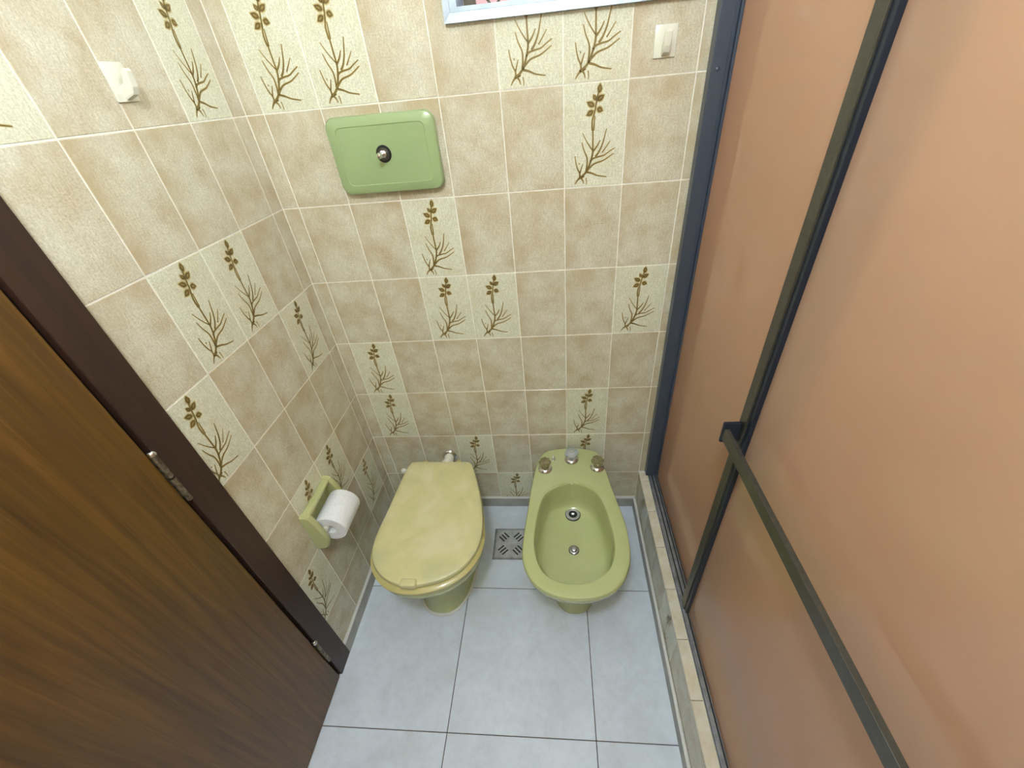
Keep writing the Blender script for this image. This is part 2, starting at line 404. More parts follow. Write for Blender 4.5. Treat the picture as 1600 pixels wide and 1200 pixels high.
# back wall (grout bed with the window opening)
bm = bmesh.new()
for a in ((-0.15, HOLE[0], 0, 2.4), (HOLE[1], 1.95, 0, 2.4), (HOLE[0], HOLE[1], 0, HOLE[2]), (HOLE[0], HOLE[1], HOLE[3], 2.4)):
    add_box(bm, a[0], a[1], 0.0009, 0.15, a[2], a[3])
wall_back = tag(obj('wall_back', bm, 'grout'), kind='structure', label='back wall of beige tiles, some printed with grass sprigs')
FB = {(1, 8), (2, 8), (5, 8), (6, 8), (6, 7), (3, 6), (3, 5), (4, 5), (7, 5), (1, 4), (1, 3), (6, 3), (3, 2), (6, 2), (4, 1)}
FB = {(i, j - 1) for i, j in FB}                   # rows counted from the cut bottom row
FB = {(i, j) for i, j in FB}
tile_wall(wall_back, U_back, ZS, lambda u, z: (u, 0, z), 0, FB, HOLE)
# left wall: door opening y -1.43 .. -0.66
U_left = [-0.66] + [-(0.0543 + W_ * k) for k in range(3, -1, -1)] + [0.0]
wl = box(-0.15, -0.0009, -0.66, 0.0008, 0, 2.4); add_box(wl, -0.15, -0.0009, -1.75, -1.45, 0, 2.4); add_box(wl, -0.15, -0.0009, -1.45, -0.66, 2.14, 2.4)
wall_left = tag(obj('wall_left', wl, 'grout'), kind='structure', label='left wall of beige tiles beside the wooden door')
n_l = len(U_left) - 2                              # index of the cut corner column
FL = {(n_l - 1, 7), (n_l - 4, 7), (n_l - 3, 5), (n_l - 2, 5), (n_l - 1, 4), (n_l - 4, 4), (n_l - 2, 2), (n_l - 3, 2), (n_l - 1, 1), (n_l - 4, 1)}
tile_wall(wall_left, U_left, ZS, lambda u, z: (0, u, z), math.pi / 2, FL)
tile_wall(wall_left, [-1.75, -1.6, -1.45], ZS, lambda u, z: (0, u, z), math.pi / 2, set())
# right and front walls close the room behind the shower screen and the viewer
def brick_mat(name):
    m = mat(name, rgb(203, 188, 154), 0.3); n = N(m); tc = n.new('ShaderNodeTexCoord'); mp = n.new('ShaderNodeMapping')
    br = n.new('ShaderNodeTexBrick'); br.offset = 0; n.link(tc.outputs['UV'], br.inputs[0])
    br.inputs['Color1'].default_value = rgb(206, 192, 158); br.inputs['Color2'].default_value = rgb(196, 178, 144); br.inputs['Mortar'].default_value = rgb(228, 222, 204)
    br.inputs['Scale'].default_value = 1; br.inputs['Mortar Size'].default_value = 0.003; br.inputs['Brick Width'].default_value = W_; br.inputs['Row Height'].default_value = H_
    n.link(br.outputs[0], n.b.inputs['Base Color']); return m
MT['far_tile'] = brick_mat('plain_tiled_wall')
def uv_wall(bm, ax):
    uv = bm.loops.layers.uv.new()
    for f in bm.faces:
        for l in f.loops: l[uv].uv = (l.vert.co[ax], l.vert.co.z + 0.0065)
    return bm
tag(obj('wall_right', uv_wall(box(1.95, 2.1, -1.9, 0.15, 0, 2.4), 1), 'far_tile'), kind='structure')
tag(obj('wall_front', uv_wall(box(-0.15, 1.95, -1.9, -1.75, 0, 2.4), 0), 'far_tile'), kind='structure')
tag(obj('ceiling', box(-0.15, 2.1, -1.9, 0.15, 2.4, 2.5), 'plaster'), kind='structure')

# ------------------------------------------------------------------ floor
floor = tag(obj('floor', box(-0.15, 2.1, -1.9, 0.15, -0.1, -0.0020), 'floor_joint'), kind='structure', label='grey porcelain tiled floor with dark joints')
FXs = [0.0, 0.4002, 0.8453, 1.087]; FYs = [0.0, -0.3956, -0.8435, -1.2914, -1.75]
for i in range(3):
    for j in range(4):
        g = 0.0013
        bm = box(FXs[i] + g, FXs[i + 1] - g, FYs[j + 1] + g, FYs[j] - g, -0.009, 0.0, bevel=0.0007, seg=1)
        for v in bm.verts: v.co -= Vector((FXs[i], FYs[j], 0))
        obj('floor_tile', bm, 'floor', floor, loc=(FXs[i], FYs[j], 0))
sf = [1.18, 1.565, 1.95]
for i in range(2):
    for j in range(4):
        bm = box(sf[i] + .0013, sf[i + 1] - .0013, FYs[j + 1] + .0013, FYs[j] - .0013, -0.009, 0.0, bevel=0.0007, seg=1)
        for v in bm.verts: v.co -= Vector((sf[i], FYs[j], 0))
        obj('floor_tile', bm, 'floor', floor, loc=(sf[i], FYs[j], 0))
# skirtings: low strip of floor tile with a pale sealant bead on top
def skirting(name, b, bead):
    s = tag(obj(name, box(*b, bevel=0.0006, seg=1), 'skirting'), kind='structure')
    obj('sealant_bead', box(*bead, bevel=0.0015, seg=2), 'trim_white', s); return s
skirting('baseboard_back', (0.0, 1.087, -0.011, -0.0002, 0, 0.053), (0.004, 1.083, -0.0115, -0.0003, 0.053, 0.0575))
skirting('baseboard_left', (0.0002, 0.011, -0.634, -0.011, 0, 0.053), (0.0003, 0.0115, -0.634, -0.0115, 0.053, 0.0575))
skirting('baseboard_right', (1.077, 1.0868, -1.75, -0.011, 0, 0.053), (1.0765, 1.0866, -1.75, -0.0115, 0.053, 0.0575))

# ------------------------------------------------------------------ shower kerb
kerb = tag(obj('trim_1', box(1.088, 1.18, -1.75, -0.0002, 0, 0.210), 'grout'), kind='structure', label='tiled shower kerb under the screen')
U_k = [-1.75] + [-(0.0543 + W_ * k) for k in range(11, -1, -1)] + [-0.001]
for i in range(len(U_k) - 1):
    # face tiles look to -x: local x runs to -y
    fl = i in (len(U_k) - 6, len(U_k) - 3)
    t = obj('tile', tile_mesh(U_k[i + 1] - U_k[i], 0.2135 - 0.057, 'flower_tile' if fl else 'tile'), None, kerb, loc=(1.087, U_k[i + 1], 0.057), rz=-math.pi / 2)
    if fl:
        t['label'] = 'cream tile with a printed brown grass sprig'
        dz = -(H_ - 0.1565)
        obj('printed_sprig', clipped_sprig(G, W_ - G, G - dz, 0.1565 - dz - G), None, t, loc=(0, 0, dz))
    g = 0.0008
    bm = box(0, 0.032, 0, U_k[i + 1] - U_k[i] - 2 * g, 0, 0.007, bevel=0.0012, seg=2)
    obj('cap_tile', bm, 'cap_cream', kerb, loc=(1.0872, U_k[i] + g, 0.210))
obj('sealant_bead', box(1.0872, 1.112, -0.012, -0.0005, 0.2168, 0.221, bevel=0.0015), 'trim_white', kerb)

# ------------------------------------------------------------------ door frame and door
frame = tag(empty('trim_2', (0, -0.634, 0)), kind='structure', label='dark stained wooden door frame')
def part(name, bm, m, parent, smooth=False, origin=None):
    """part given in world coordinates under a parent standing anywhere"""
    pl = Vector((0, 0, 0)); q = parent
    while q: pl += q.location; q = q.parent
    for v in bm.verts: v.co -= pl
    return obj(name, bm, m, parent, smooth)
part('jamb', box(-0.14, 0.0105, -0.703, -0.634, 0, 2.13, bevel=0.002), 'frame_wood', frame)
part('jamb', box(-0.14, 0.0105, -1.478, -1.41, 0, 2.13, bevel=0.003), 'frame_wood', frame)
part('head', box(-0.14, 0.0105, -1.41, -0.703, 2.06, 2.13, bevel=0.003), 'frame_wood', frame)
part('gap_shade_strip', box(-0.06, -0.006, -0.7085, -0.7032, 0, 2.06), 'dark_gap', frame)  # dark strip standing in for the shade between frame and leaf
door = tag(empty('door_1', (-0.012, -0.712, 0)), kind='structure', label='brown varnished wooden door on the left')
part('door_leaf', box(-0.030, 0.006, -1.406, -0.7105, 0.003, 2.055, bevel=0.0025), 'door_wood', door)
for zc in (0.992, 0.19, 1.80):
    hg = part('hinge', box(-0.028, 0.0062, -0.7103, -0.7088, zc - 0.055, zc + 0.055), 'old_metal', door)
    for a, b in ((-0.066, -0.004), (0.001, 0.058)):
        part('knuckle', lathe([(0.0035, zc + a), (0.0056, zc + a + .002), (0.0056, zc + b - .002), (0.0048, zc + b)], (0.0118, -0.7065, 0), n_=16), 'old_metal', hg, True)
    part('pin_head', lathe([(0.004, zc + .058), (0.0070, zc + .060), (0.0075, zc + .064), (0.005, zc + .0685), (0.002, zc + .070)], (0.0118, -0.7065, 0), n_=16), 'chrome', hg, True)
tag(obj('trim_3', box(-0.14, -0.0009, -1.43, -0.70, -0.0011, 0.0012), 'skirting'), kind='structure', label='door threshold')

# ------------------------------------------------------------------ window
win = tag(empty('window_1', (HOLE[0], 0, HOLE[2])), kind='structure', label='grey-blue window high on the back wall')
x0, x1, z0, z1 = 0.536, 1.092, 1.660, 2.165
fb = bmesh.new()
def mitre(bm, outer, inner, yf_o, yf_i, yb):
    (a0, a1, c0, c1), (b0, b1, d0, d1) = outer, inner
    O = [(a0, c0), (a1, c0), (a1, c1), (a0, c1)]; I = [(b0, d0), (b1, d0), (b1, d1), (b0, d1)]
    v = lambda L, y: [bm.verts.new((p[0], y, p[1])) for p in L]
    A, B, Cc, D = v(O, yb), v(O, yf_o), v(I, yf_i), v(I, yb)
    for P, Q in ((A, B), (B, Cc), (Cc, D), (D, A)):
        for i in range(4): bm.faces.new((P[i], P[(i + 1) % 4], Q[(i + 1) % 4], Q[i]))
mitre(fb, (x0, x1, z0, z1), (0.5495, 1.0785, 1.677, 2.151), -0.014, -0.010, -0.0002)
part('outer_frame', fb, 'alu', win)
fb = bmesh.new(); mitre(fb, (0.5655, 1.0645, 1.6855, 2.1395), (0.5700, 1.0600, 1.6905, 2.1345), -0.004, 0.060, 0.065)
add_box(fb, 0.5500, 0.5655, -0.0090, -0.003, 1.6775, 2.1505); add_box(fb, 1.0645, 1.0780, -0.0090, -0.003, 1.6775, 2.1505)
add_box(fb, 0.5655, 1.0645, -0.0090, -0.003, 1.6775, 1.6855); add_box(fb, 0.5655, 1.0645, -0.0090, -0.003, 2.1395, 2.1505)
part('window_frame', fb, 'alu', win)
part('pane', box(0.5685, 1.0615, 0.0450, 0.0485, 1.6890, 2.1360), 'glass', win)
gl = bmesh.new(); cx, cz, st = 0.686, 1.8685, 0.098
for s in (1, -1):
    for k in range(-8, 9):
        # diagonal rods of the outside grille, clipped to the opening
        c_ = cx + k * st; pts = []
        lo_z, hi_z = 1.69, 2.135
        xa, xb = c_ + s * (lo_z - cz) * 0.8, c_ + s * (hi_z - cz) * 0.8
        p, q = Vector((xa, lo_z)), Vector((xb, hi_z)); ok = True
        for lim, sg in ((0.57, 1), (1.06, -1)):
            fa, fb_ = (p.x - lim) * sg, (q.x - lim) * sg
            if fa < 0 and fb_ < 0: ok = False; break
            if fa < 0: p = p + (q - p) * (fa / (fa - fb_))
            elif fb_ < 0: q = q + (p - q) * (fb_ / (fb_ - fa))
        if ok and (p - q).length > 0.01: tube([(p.x, 0.085 + 0.005 * s, p.y), (q.x, 0.085 + 0.005 * s, q.y)], 0.0028, 8, gl)
part('grille', gl, 'iron', win)
part('side_bar', box(0.5705, 0.598, 0.068, 0.076, 1.687, 2.138), 'iron', win)
tag(obj('trim_4', box(-0.4, 2.0, 0.75, 0.8, 1.0, 3.2), 'pink'), kind='structure', label='pink rendered wall outside the window')

# ------------------------------------------------------------------ shower screen
scr = tag(empty('shower_screen', (1.12, -0.02, 0.217)), 'amber acrylic sliding shower screen in dark metal frame, on the tiled kerb', 'shower screen')
# wall profile: broad screwed face, a groove and two lips
wp = part('wall_profile', box(1.110, 1.142, -0.030, -0.0003, 0.2235, 1.99, bevel=0.0015), 'black_metal', scr)
part('profile_lip', box(1.1425, 1.150, -0.026, -0.0003, 0.2235, 1.99, bevel=0.001), 'black_metal', wp)
part('profile_lip', box(1.1505, 1.156, -0.034, -0.0003, 0.2235, 1.99, bevel=0.001), 'black_metal', wp)
part('profile_lip', box(1.1645, 1.168, -0.030, -0.0003, 0.2235, 1.99, bevel=0.001), 'black_metal', wp)
for z in (0.461, 1.0, 1.535):
    part('screw', lathe([(0.0045, 0), (0.0045, 0.001), (0.003, 0.0022), (0.001, 0.0024)], (1.124, -0.0302, z), 'y', 14), 'black_metal', wp, True)
# bottom track
tk = part('track', box(1.1195, 1.1640, -1.748, -0.0005, 0.217, 0.2225, bevel=0.0008), 'track', scr)
for xa, xb, zt, mt_, nm in ((1.1195, 1.1207, 0.2236, 'black_metal', 'track_lip'), (1.1290, 1.1304, 0.2240, 'track_light', 'track_lip'), (1.1322, 1.1362, 0.2230, 'black', 'track_channel'), (1.1430, 1.1444, 0.2265, 'track', 'track_lip'),
                            (1.1446, 1.1490, 0.2230, 'black', 'track_channel'), (1.1500, 1.1514, 0.2290, 'track', 'track_lip'), (1.1516, 1.1555, 0.2230, 'black', 'track_channel'), (1.1606, 1.1640, 0.2375, 'track_light', 'track_lip')):
    part(nm, box(xa, xb, -1.748, -0.0005, 0.2226, zt), mt_, tk)
part('top_rail', box(1.108, 1.168, -1.748, -0.0005, 1.9905, 2.03, bevel=0.002), 'black_metal', scr)
part('wall_profile', box(1.110, 1.160, -1.7495, -1.72, 0.2235, 1.99, bevel=0.0015), 'black_metal', scr)
# front sliding panel
fp = part('sliding_panel', box(1.1375, 1.1415, -1.70, -0.545, 0.226, 1.985), 'amber', scr)
part('stile', box(1.1245, 1.1370, -0.5665, -0.5400, 0.224, 1.985, bevel=0.0012), 'bronze', fp)
part('stile_lip', box(1.1282, 1.1373, -0.5785, -0.5667, 0.224, 1.985, bevel=0.0008), 'navy', fp)
part('stile', box(1.1255, 1.1370, -1.705, -1.66, 0.224, 1.985, bevel=0.0012), 'bronze', fp)
# towel bar standing off the stile
BZ = 0.946
br = part('bar_bracket', box(1.0885, 1.1242, -0.5580, -0.5500, BZ - 0.026, BZ + 0.026, bevel=0.003), 'navy', fp)
part('bar_bracket', box(1.0885, 1.1242, -1.690, -1.680, BZ - 0.010, BZ + 0.042, bevel=0.003), 'navy', fp)
tbm = box(1.0915, 1.1015, -1.680, -0.5583, BZ - 0.0138, BZ + 0.0138, bevel=0.0009)
for v_ in tbm.verts: v_.co.z += 0.016 * (-0.5583 - v_.co.y) / 0.6 * 0.6 - 0.002       # the bar hangs a touch out of level
part('towel_bar', tbm, 'bronze', fp)
# rear panel
rp = part('fixed_panel', box(1.1560, 1.1600, -0.66, -0.0345, 0.2238, 1.985), 'amber', scr)
part('stile', box(1.1542, 1.1618, -0.675, -0.661, 0.2238, 1.985, bevel=0.001), 'bronze', rp)

# ------------------------------------------------------------------ toilet
LID = [(0.200, -0.128), (0.300, -0.1305), (0.430, -0.132), (0.447, -0.175), (0.482, -0.277), (0.503, -0.36), (0.511, -0.42), (0.510, -0.465), (0.500, -0.505), (0.479, -0.543), (0.452, -0.572),
       (0.412, -0.596), (0.37, -0.609), (0.331, -0.615), (0.284, -0.612), (0.245, -0.598), (0.213, -0.575), (0.188, -0.545), (0.171, -0.505), (0.166, -0.455), (0.168, -0.41), (0.174, -0.345), (0.180, -0.25), (0.187, -0.165)]
cl = Vector((0.330, -0.40))
def lid_poly(pts):
    # sharp back corners: keep straight runs at the back, smooth elsewhere
    front = catmull([(*p, 0) for p in pts[2:]] , closed=False, sub=5)
    return [Vector(pts[0]), Vector(pts[1])] + [Vector((p.x, p.y)) for p in front]
LR = radial(lid_poly(LID), cl, 96)
def frontw(k, n_=96):      # 1 at the front tip, 0 at the back
    return max(0.0, -math.sin(2 * math.pi * k / n_)) ** 0.7
def ring2(rad, c, z, off, foff, mul=1.0):
    n_ = len(rad); out = []
    for k, r in enumerate(rad):
        t = 2 * math.pi * k / n_; q = r * mul + off + foff * frontw(k, n_)
        zz = z(k) if callable(z) else z
        out.append(Vector((c.x + q * math.cos(t), c.y + q * math.sin(t), zz)))
    return out
toilet = tag(empty('toilet', (0.32, -0.35, 0)), 'olive green toilet bowl with its yellowed lid closed, nearest the left wall', 'toilet')
foot = ellipse_rad(Vector((0.31, -0.31)), (0.31, -0.29), 0.102, 0.205, 96, 2.5)
cf = Vector((0.31, -0.31)); 
def blend(ra, ca, rb, cb, t, z):
    A = ring(ra, ca, z); B = ring(rb, cb, z); return [a.lerp(b, t) for a, b in zip(A, B)]
body = []
for z, t, o in ((0.003, 0, 0.004), (0.012, 0, 0.0), (0.05, 0, -0.006), (0.14, 0.0, -0.012), (0.20, 0.10, -0.008), (0.255, 0.34, 0.0), (0.30, 0.66, 0.0), (0.335, 0.90, 0.0), (0.36, 1.0, 0.0), (0.378, 1.0, 0.002), (0.386, 1.0, -0.002)):
    A = ring(foot, cf, z, o); B = ring2(LR, cl, z, -0.006 + (o if t == 1 else 0), 0.010); body.append([a.lerp(b, t) for a, b in zip(A, B)])
body.append(ring2(LR, cl, 0.389, -0.016, 0.010))
for z, o in ((0.389, -0.060), (0.378, -0.066), (0.31, -0.085), (0.22, -0.115)): body.append(ring2(LR, cl, z, o, 0.0))
part('bowl', loft(body), 'bidet', toilet, True)
part('base_sealant', loft([ring(foot, cf, 0.0, 0.011), ring(foot, cf, 0.0035, 0.0105), ring(foot, cf, 0.007, 0.0042)], True, True), 'trim_white', toilet, True)
seat = [ring2(LR, cl, 0.3895, -0.004, 0.010), ring2(LR, cl, 0.393, 0.001, 0.011), ring2(LR, cl, 0.402, 0.0015, 0.012), ring2(LR, cl, 0.408, -0.004, 0.010), ring2(LR, cl, 0.409, -0.012, 0.009),
        ring2(LR, cl, 0.409, -0.055, 0.005), ring2(LR, cl, 0.402, -0.062, 0.0), ring2(LR, cl, 0.3895, -0.062, 0.0)]
bm = loft(seat + [seat[0]], False, False); part('seat', bm, 'seat', toilet, True)
lidr = [ring2(LR, cl, 0.4095, -0.006, 0), ring2(LR, cl, 0.412, -0.001, 0.0), ring2(LR, cl, 0.419, 0.0, 0), ring2(LR, cl, 0.4245, -0.003, 0), ring2(LR, cl, 0.4275, -0.010, 0), ring2(LR, cl, 0.4290, -0.025, 0)]
for mu, z in ((0.72, 0.4290), (0.66, 0.4285), (0.5, 0.4283), (0.25, 0.4283)):
    lidr.append(ring2(LR, cl, z, 0.0, 0, mu))
lid = part('lid', loft(lidr), 'lid', toilet, True)
# finger tab on the front edge
tb = bmesh.new(); add_box(tb, 0.294, 0.342, -0.621, -0.596, 0.4115, 0.4335, bevel=0.006, seg=3); part('finger_tab', tb, 'lid', lid, True)
for x in (0.245, 0.375): part('hinge_post', lathe([(0.012, 0.3885), (0.012, 0.404), (0.009, 0.409)], (x, -0.118, 0), n_=18), 'seat', toilet, True)
# deck behind the bowl joins the flush pipe
sp = loft([[Vector((0.31 + a * 0.055 , -0.16, 0.33 + b * 0.045)) for a, b in [(math.cos(t * math.pi / 8), math.sin(t * math.pi / 8)) for t in range(16)]],
           [Vector((0.305 + a * 0.030, -0.095, 0.322 + b * 0.026)) for a, b in [(math.cos(t * math.pi / 8), math.sin(t * math.pi / 8)) for t in range(16)]]])
part('inlet_spigot', sp, 'bidet', toilet, True)
fpz = tag(empty('flush_pipe', (0.303, 0, 0.322)), 'white and chrome flush pipe elbow entering the wall behind the closed toilet', 'pipe')
part('wall_flange', lathe([(0.030, 0.0005), (0.030, 0.003), (0.026, 0.008), (0.022, 0.010)], (0.303, 0, 0.322), 'y', 28), 'chrome', fpz, True)
part('pipe', tube([(0.303, -0.002, 0.322), (0.303, -0.055, 0.322), (0.304, -0.0945, 0.322)], 0.020, 20), 'plastic', fpz, True)
part('coupling', tube([(0.303, -0.040, 0.322), (0.303, -0.046, 0.322), (0.3035, -0.074, 0.322), (0.3035, -0.080, 0.322)], [0.021, 0.0255, 0.0255, 0.021], 20), 'white', fpz, True)
cap = tag(obj('plug_cap', lathe([(0.0130, 0.0), (0.0130, 0.008), (0.010, 0.0125), (0.003, 0.0145)], (0, 0, 0), 'y', 20), 'white', None, True, loc=(0.0835, -0.0002, 0.2335)),
          'small round white cap on the back tiles left of the closed toilet lid', 'cap')

# ------------------------------------------------------------------ bidet
BO = [(0.806, -0.022), (0.75, -0.027), (0.704, -0.042), (0.676, -0.095), (0.656, -0.216), (0.643, -0.35), (0.635, -0.45), (0.640, -0.51), (0.668, -0.570), (0.72, -0.608), (0.790, -0.622), (0.868, -0.612),
      (0.928, -0.574), (0.963, -0.505), (0.971, -0.43), (0.966, -0.35), (0.942, -0.217), (0.922, -0.10), (0.905, -0.046), (0.86, -0.028)]
BI = [(0.801, -0.205), (0.745, -0.222), (0.702, -0.262), (0.680, -0.35), (0.673, -0.449), (0.693, -0.528), (0.735, -0.565), (0.792, -0.576), (0.853, -0.564), (0.903, -0.522), (0.924, -0.446), (0.916, -0.35), (0.893, -0.262), (0.852, -0.220)]
cb = Vector((0.802, -0.36))
pb = [(p.x, p.y) for p in catmull([(*p, 0) for p in BO], sub=6)]; pi_ = [(p.x, p.y) for p in catmull([(*p, 0) for p in BI], sub=6)]
RO = radial([Vector(p) for p in pb], cb, 96); RI = radial([Vector(p) for p in pi_], cb, 96)
bidet = tag(empty('bidet', (0.80, -0.32, 0)), 'avocado green ceramic bidet with three taps on its rear deck', 'bidet')
cfb = Vector((0.803, -0.29)); FT = ellipse_rad(cfb, (0.803, -0.28), 0.092, 0.205, 96, 2.5)
rg = []
for z, t, o in ((0.0, 0, 0.0), (0.012, 0, 0.0), (0.05, 0, -0.006), (0.15, 0.0, -0.010), (0.20, 0.08, -0.006), (0.25, 0.30, 0.0), (0.295, 0.62, 0.0), (0.325, 0.86, 0), (0.347, 0.965, 0.0), (0.360, 1, -0.002), (0.370, 1, 0.0), (0.376, 1, -0.001)):
    A = ring(FT, cfb, z, o); B = ring(RO, cb, z, o if t == 1 else 0); rg.append([a.lerp(b, t) for a, b in zip(A, B)])
rg += [ring(RO, cb, 0.3798, -0.0035), ring(RO, cb, 0.3810, -0.0075), ring(RO, cb, 0.3811, -0.0095)]
rg += [[a.lerp(b, 0.5) for a, b in zip(ring(RO, cb, 0.3811, -0.010), ring(RI, cb, 0.3811, 0.008))], ring(RI, cb, 0.3811, 0.0045), ring(RI, cb, 0.3808, 0.0030), ring(RI, cb, 0.3798, 0.0010), ring(RI, cb, 0.377, 0.0), ring(RI, cb, 0.374, -0.0006),
       ring(RI, cb, 0.345, -0.0025), ring(RI, cb, 0.300, -0.0055), ring(RI, cb, 0.280, -0.0095), ring(RI, cb, 0.269, -0.0175), ring(RI, cb, 0.2635, -0.030), ring(RI, cb, 0.261, -0.050), ring(RI, cb, 0.258, 0, 0.25), ring(RI, cb, 0.257, 0, 0.08)]
part('basin', loft(rg), 'bidet', bidet, True)
for a0, a1 in ((0.42, 0.055), (-0.055, -0.42)):
    P = []
    for k in range(13):
        u = a0 + (a1 - a0) * k / 12; t = math.pi / 2 + u * 1.9
        i = t / (2 * math.pi) * 96; r = RI[int(i) % 96] * (1 - i % 1) + RI[(int(i) + 1) % 96] * (i % 1) + 0.006
        P.append((cb.x + r * math.cos(t), cb.y + r * math.sin(t), 0.3795))
    part('rim_bead', tube(P, [0.001] + [0.0035] * 11 + [0.0025], 10), 'bidet', bidet, True)
part('overflow_notch', box(0.7975, 0.8055, -0.210, -0.196, 0.3770, 0.3812, bevel=0.001), 'bidet', bidet)
# drain and spray nozzle on the basin floor
dr = part('drain', lathe([(0.0255, 0.2600), (0.0255, 0.2625), (0.021, 0.2640), (0.016, 0.2628), (0.0145, 0.2612), (0.004, 0.2608)], (0.804, -0.250, 0.0025), n_=32), 'steel', bidet, True)
part('drain_hole', lathe([(0.0115, 0.2609), (0.0115, 0.2620), (0.004, 0.2621)], (0.804, -0.250, 0.0025), n_=24), 'black', dr)
part('drain_cross', lathe([(0.0050, 0.2622), (0.0050, 0.2640), (0.002, 0.2646)], (0.804, -0.250, 0.0025), n_=16), 'chrome', dr, True)
part('drain_seal', lathe([(0.0280, 0.2580), (0.0280, 0.2615), (0.0257, 0.2625)], (0.804, -0.250, 0.0025), n_=32), 'black', dr, True)
nz = part('spray_nozzle', lathe([(0.0155, 0.2580), (0.0155, 0.2605), (0.012, 0.2625), (0.009, 0.2625), (0.0085, 0.2665), (0.005, 0.2685), (0.001, 0.269)], (0.801, -0.392, 0.0), n_=28), 'steel', bidet, True)
part('nozzle_seal', lathe([(0.0178, 0.2560), (0.0178, 0.2592), (0.0156, 0.2602)], (0.801, -0.392, 0.0), n_=28), 'black', nz, True)
part('nozzle_groove', lathe([(0.0108, 0.2620), (0.0108, 0.26275), (0.0088, 0.2628)], (0.801, -0.392, 0.0), n_=24), 'black', nz)
def tap(x, y, sty):
    f = part('tap', lathe([(0.0270, 0.3805), (0.0270, 0.3830), (0.0230, 0.3895), (0.014, 0.3935), (0.0085, 0.394), (0.008, 0.402)], (x, y, 0), n_=28), 'chrome', bidet, True)
    if sty == 'smoky':
        rgs = []
        for r, z in ((0.011, 0.4005), (0.0185, 0.4035), (0.0218, 0.412), (0.0218, 0.421), (0.0170, 0.4270), (0.007, 0.4285)):
            rgs.append([Vector((x + r * (1 + 0.07 * (-1) ** k) * math.cos(k * math.pi / 8), y + r * (1 + 0.07 * (-1) ** k) * math.sin(k * math.pi / 8), z)) for k in range(16)])
        h = part('tap_knob', loft(rgs), 'smoky', f)
        h['label'] = 'smoky brown acrylic tap knob'
        part('tap_cap', lathe([(0.0055, 0.4286), (0.0055, 0.4305), (0.002, 0.4318)], (x, y, 0), n_=16), 'smoky', f, True)
    else:
        rgs = []
        for r, z in ((0.010, 0.4005), (0.016, 0.404), (0.019, 0.411), (0.0285, 0.4145), (0.0285, 0.4200), (0.014, 0.4235)):
            rgs.append([Vector((x + r * (1.0 - 0.16 * abs(math.sin(2 * (k * math.pi / 8)))) * math.cos(k * math.pi / 8 + .35), y + r * (1.0 - 0.16 * abs(math.sin(2 * (k * math.pi / 8)))) * math.sin(k * math.pi / 8 + .35), z)) for k in range(16)])
        h = part('tap_knob', loft(rgs), 'clear', f); h['label'] = 'clear acrylic tap knob with chrome centre'
        part('tap_cap', lathe([(0.007, 0.4236), (0.007, 0.4255), (0.003, 0.4270)], (x, y, 0), n_=18), 'chrome', f, True)
tap(0.706, -0.133, 'smoky'); tap(0.806, -0.087, 'clear'); tap(0.899, -0.127, 'smoky')
part('vacuum_breaker', lathe([(0.008, 0.380), (0.008, 0.382), (0.003, 0.384), (0.003, 0.390), (0.0055, 0.3935), (0.0055, 0.397), (0.002, 0.4005)], (0.737, -0.085, 0), n_=18), 'chrome', bidet, True)

# ------------------------------------------------------------------ floor drain grate
dg = tag(empty('floor_drain', (0.548, -0.204, 0)), 'square stainless steel floor drain grate between toilet and bidet', 'drain')
part('drain_frame', box(0.475, 0.621, -0.277, -0.131, 0.0001, 0.0016, bevel=0.0006, seg=1), 'track', dg)
gp = part('grate', box(0.483, 0.613, -0.269, -0.139, 0.0017, 0.0028, bevel=0.0005, seg=1), 'steel', dg)
cxd, cyd = 0.548, -0.204
for q in range(4):
    an = math.pi / 4 + q * math.pi / 2
    for k in (-1, 0, 1):
        bm = bmesh.new(); add_box(bm, -0.0155, 0.0165, -0.0029, 0.0029, 0.0029, 0.0031)
        bmesh.ops.rotate(bm, verts=bm.verts, cent=(0, 0, 0), matrix=Matrix.Rotation(an, 3, 'Z'))
        d = Vector((math.cos(an), math.sin(an), 0)); e = Vector((-d.y, d.x, 0))
        bmesh.ops.translate(bm, verts=bm.verts, vec=Vector((cxd, cyd, 0)) + d * 0.043 + e * 0.0135 * k)
        part('slot', bm, 'black', gp)
for sx in (-1, 1):
    for sy in (-1, 1):
        part('corner_screw', lathe([(0.0065, 0.0029), (0.006, 0.0042), (0.002, 0.0046)], (cxd + sx * 0.055, cyd + sy * 0.055, 0), n_=14), 'steel', gp, True)

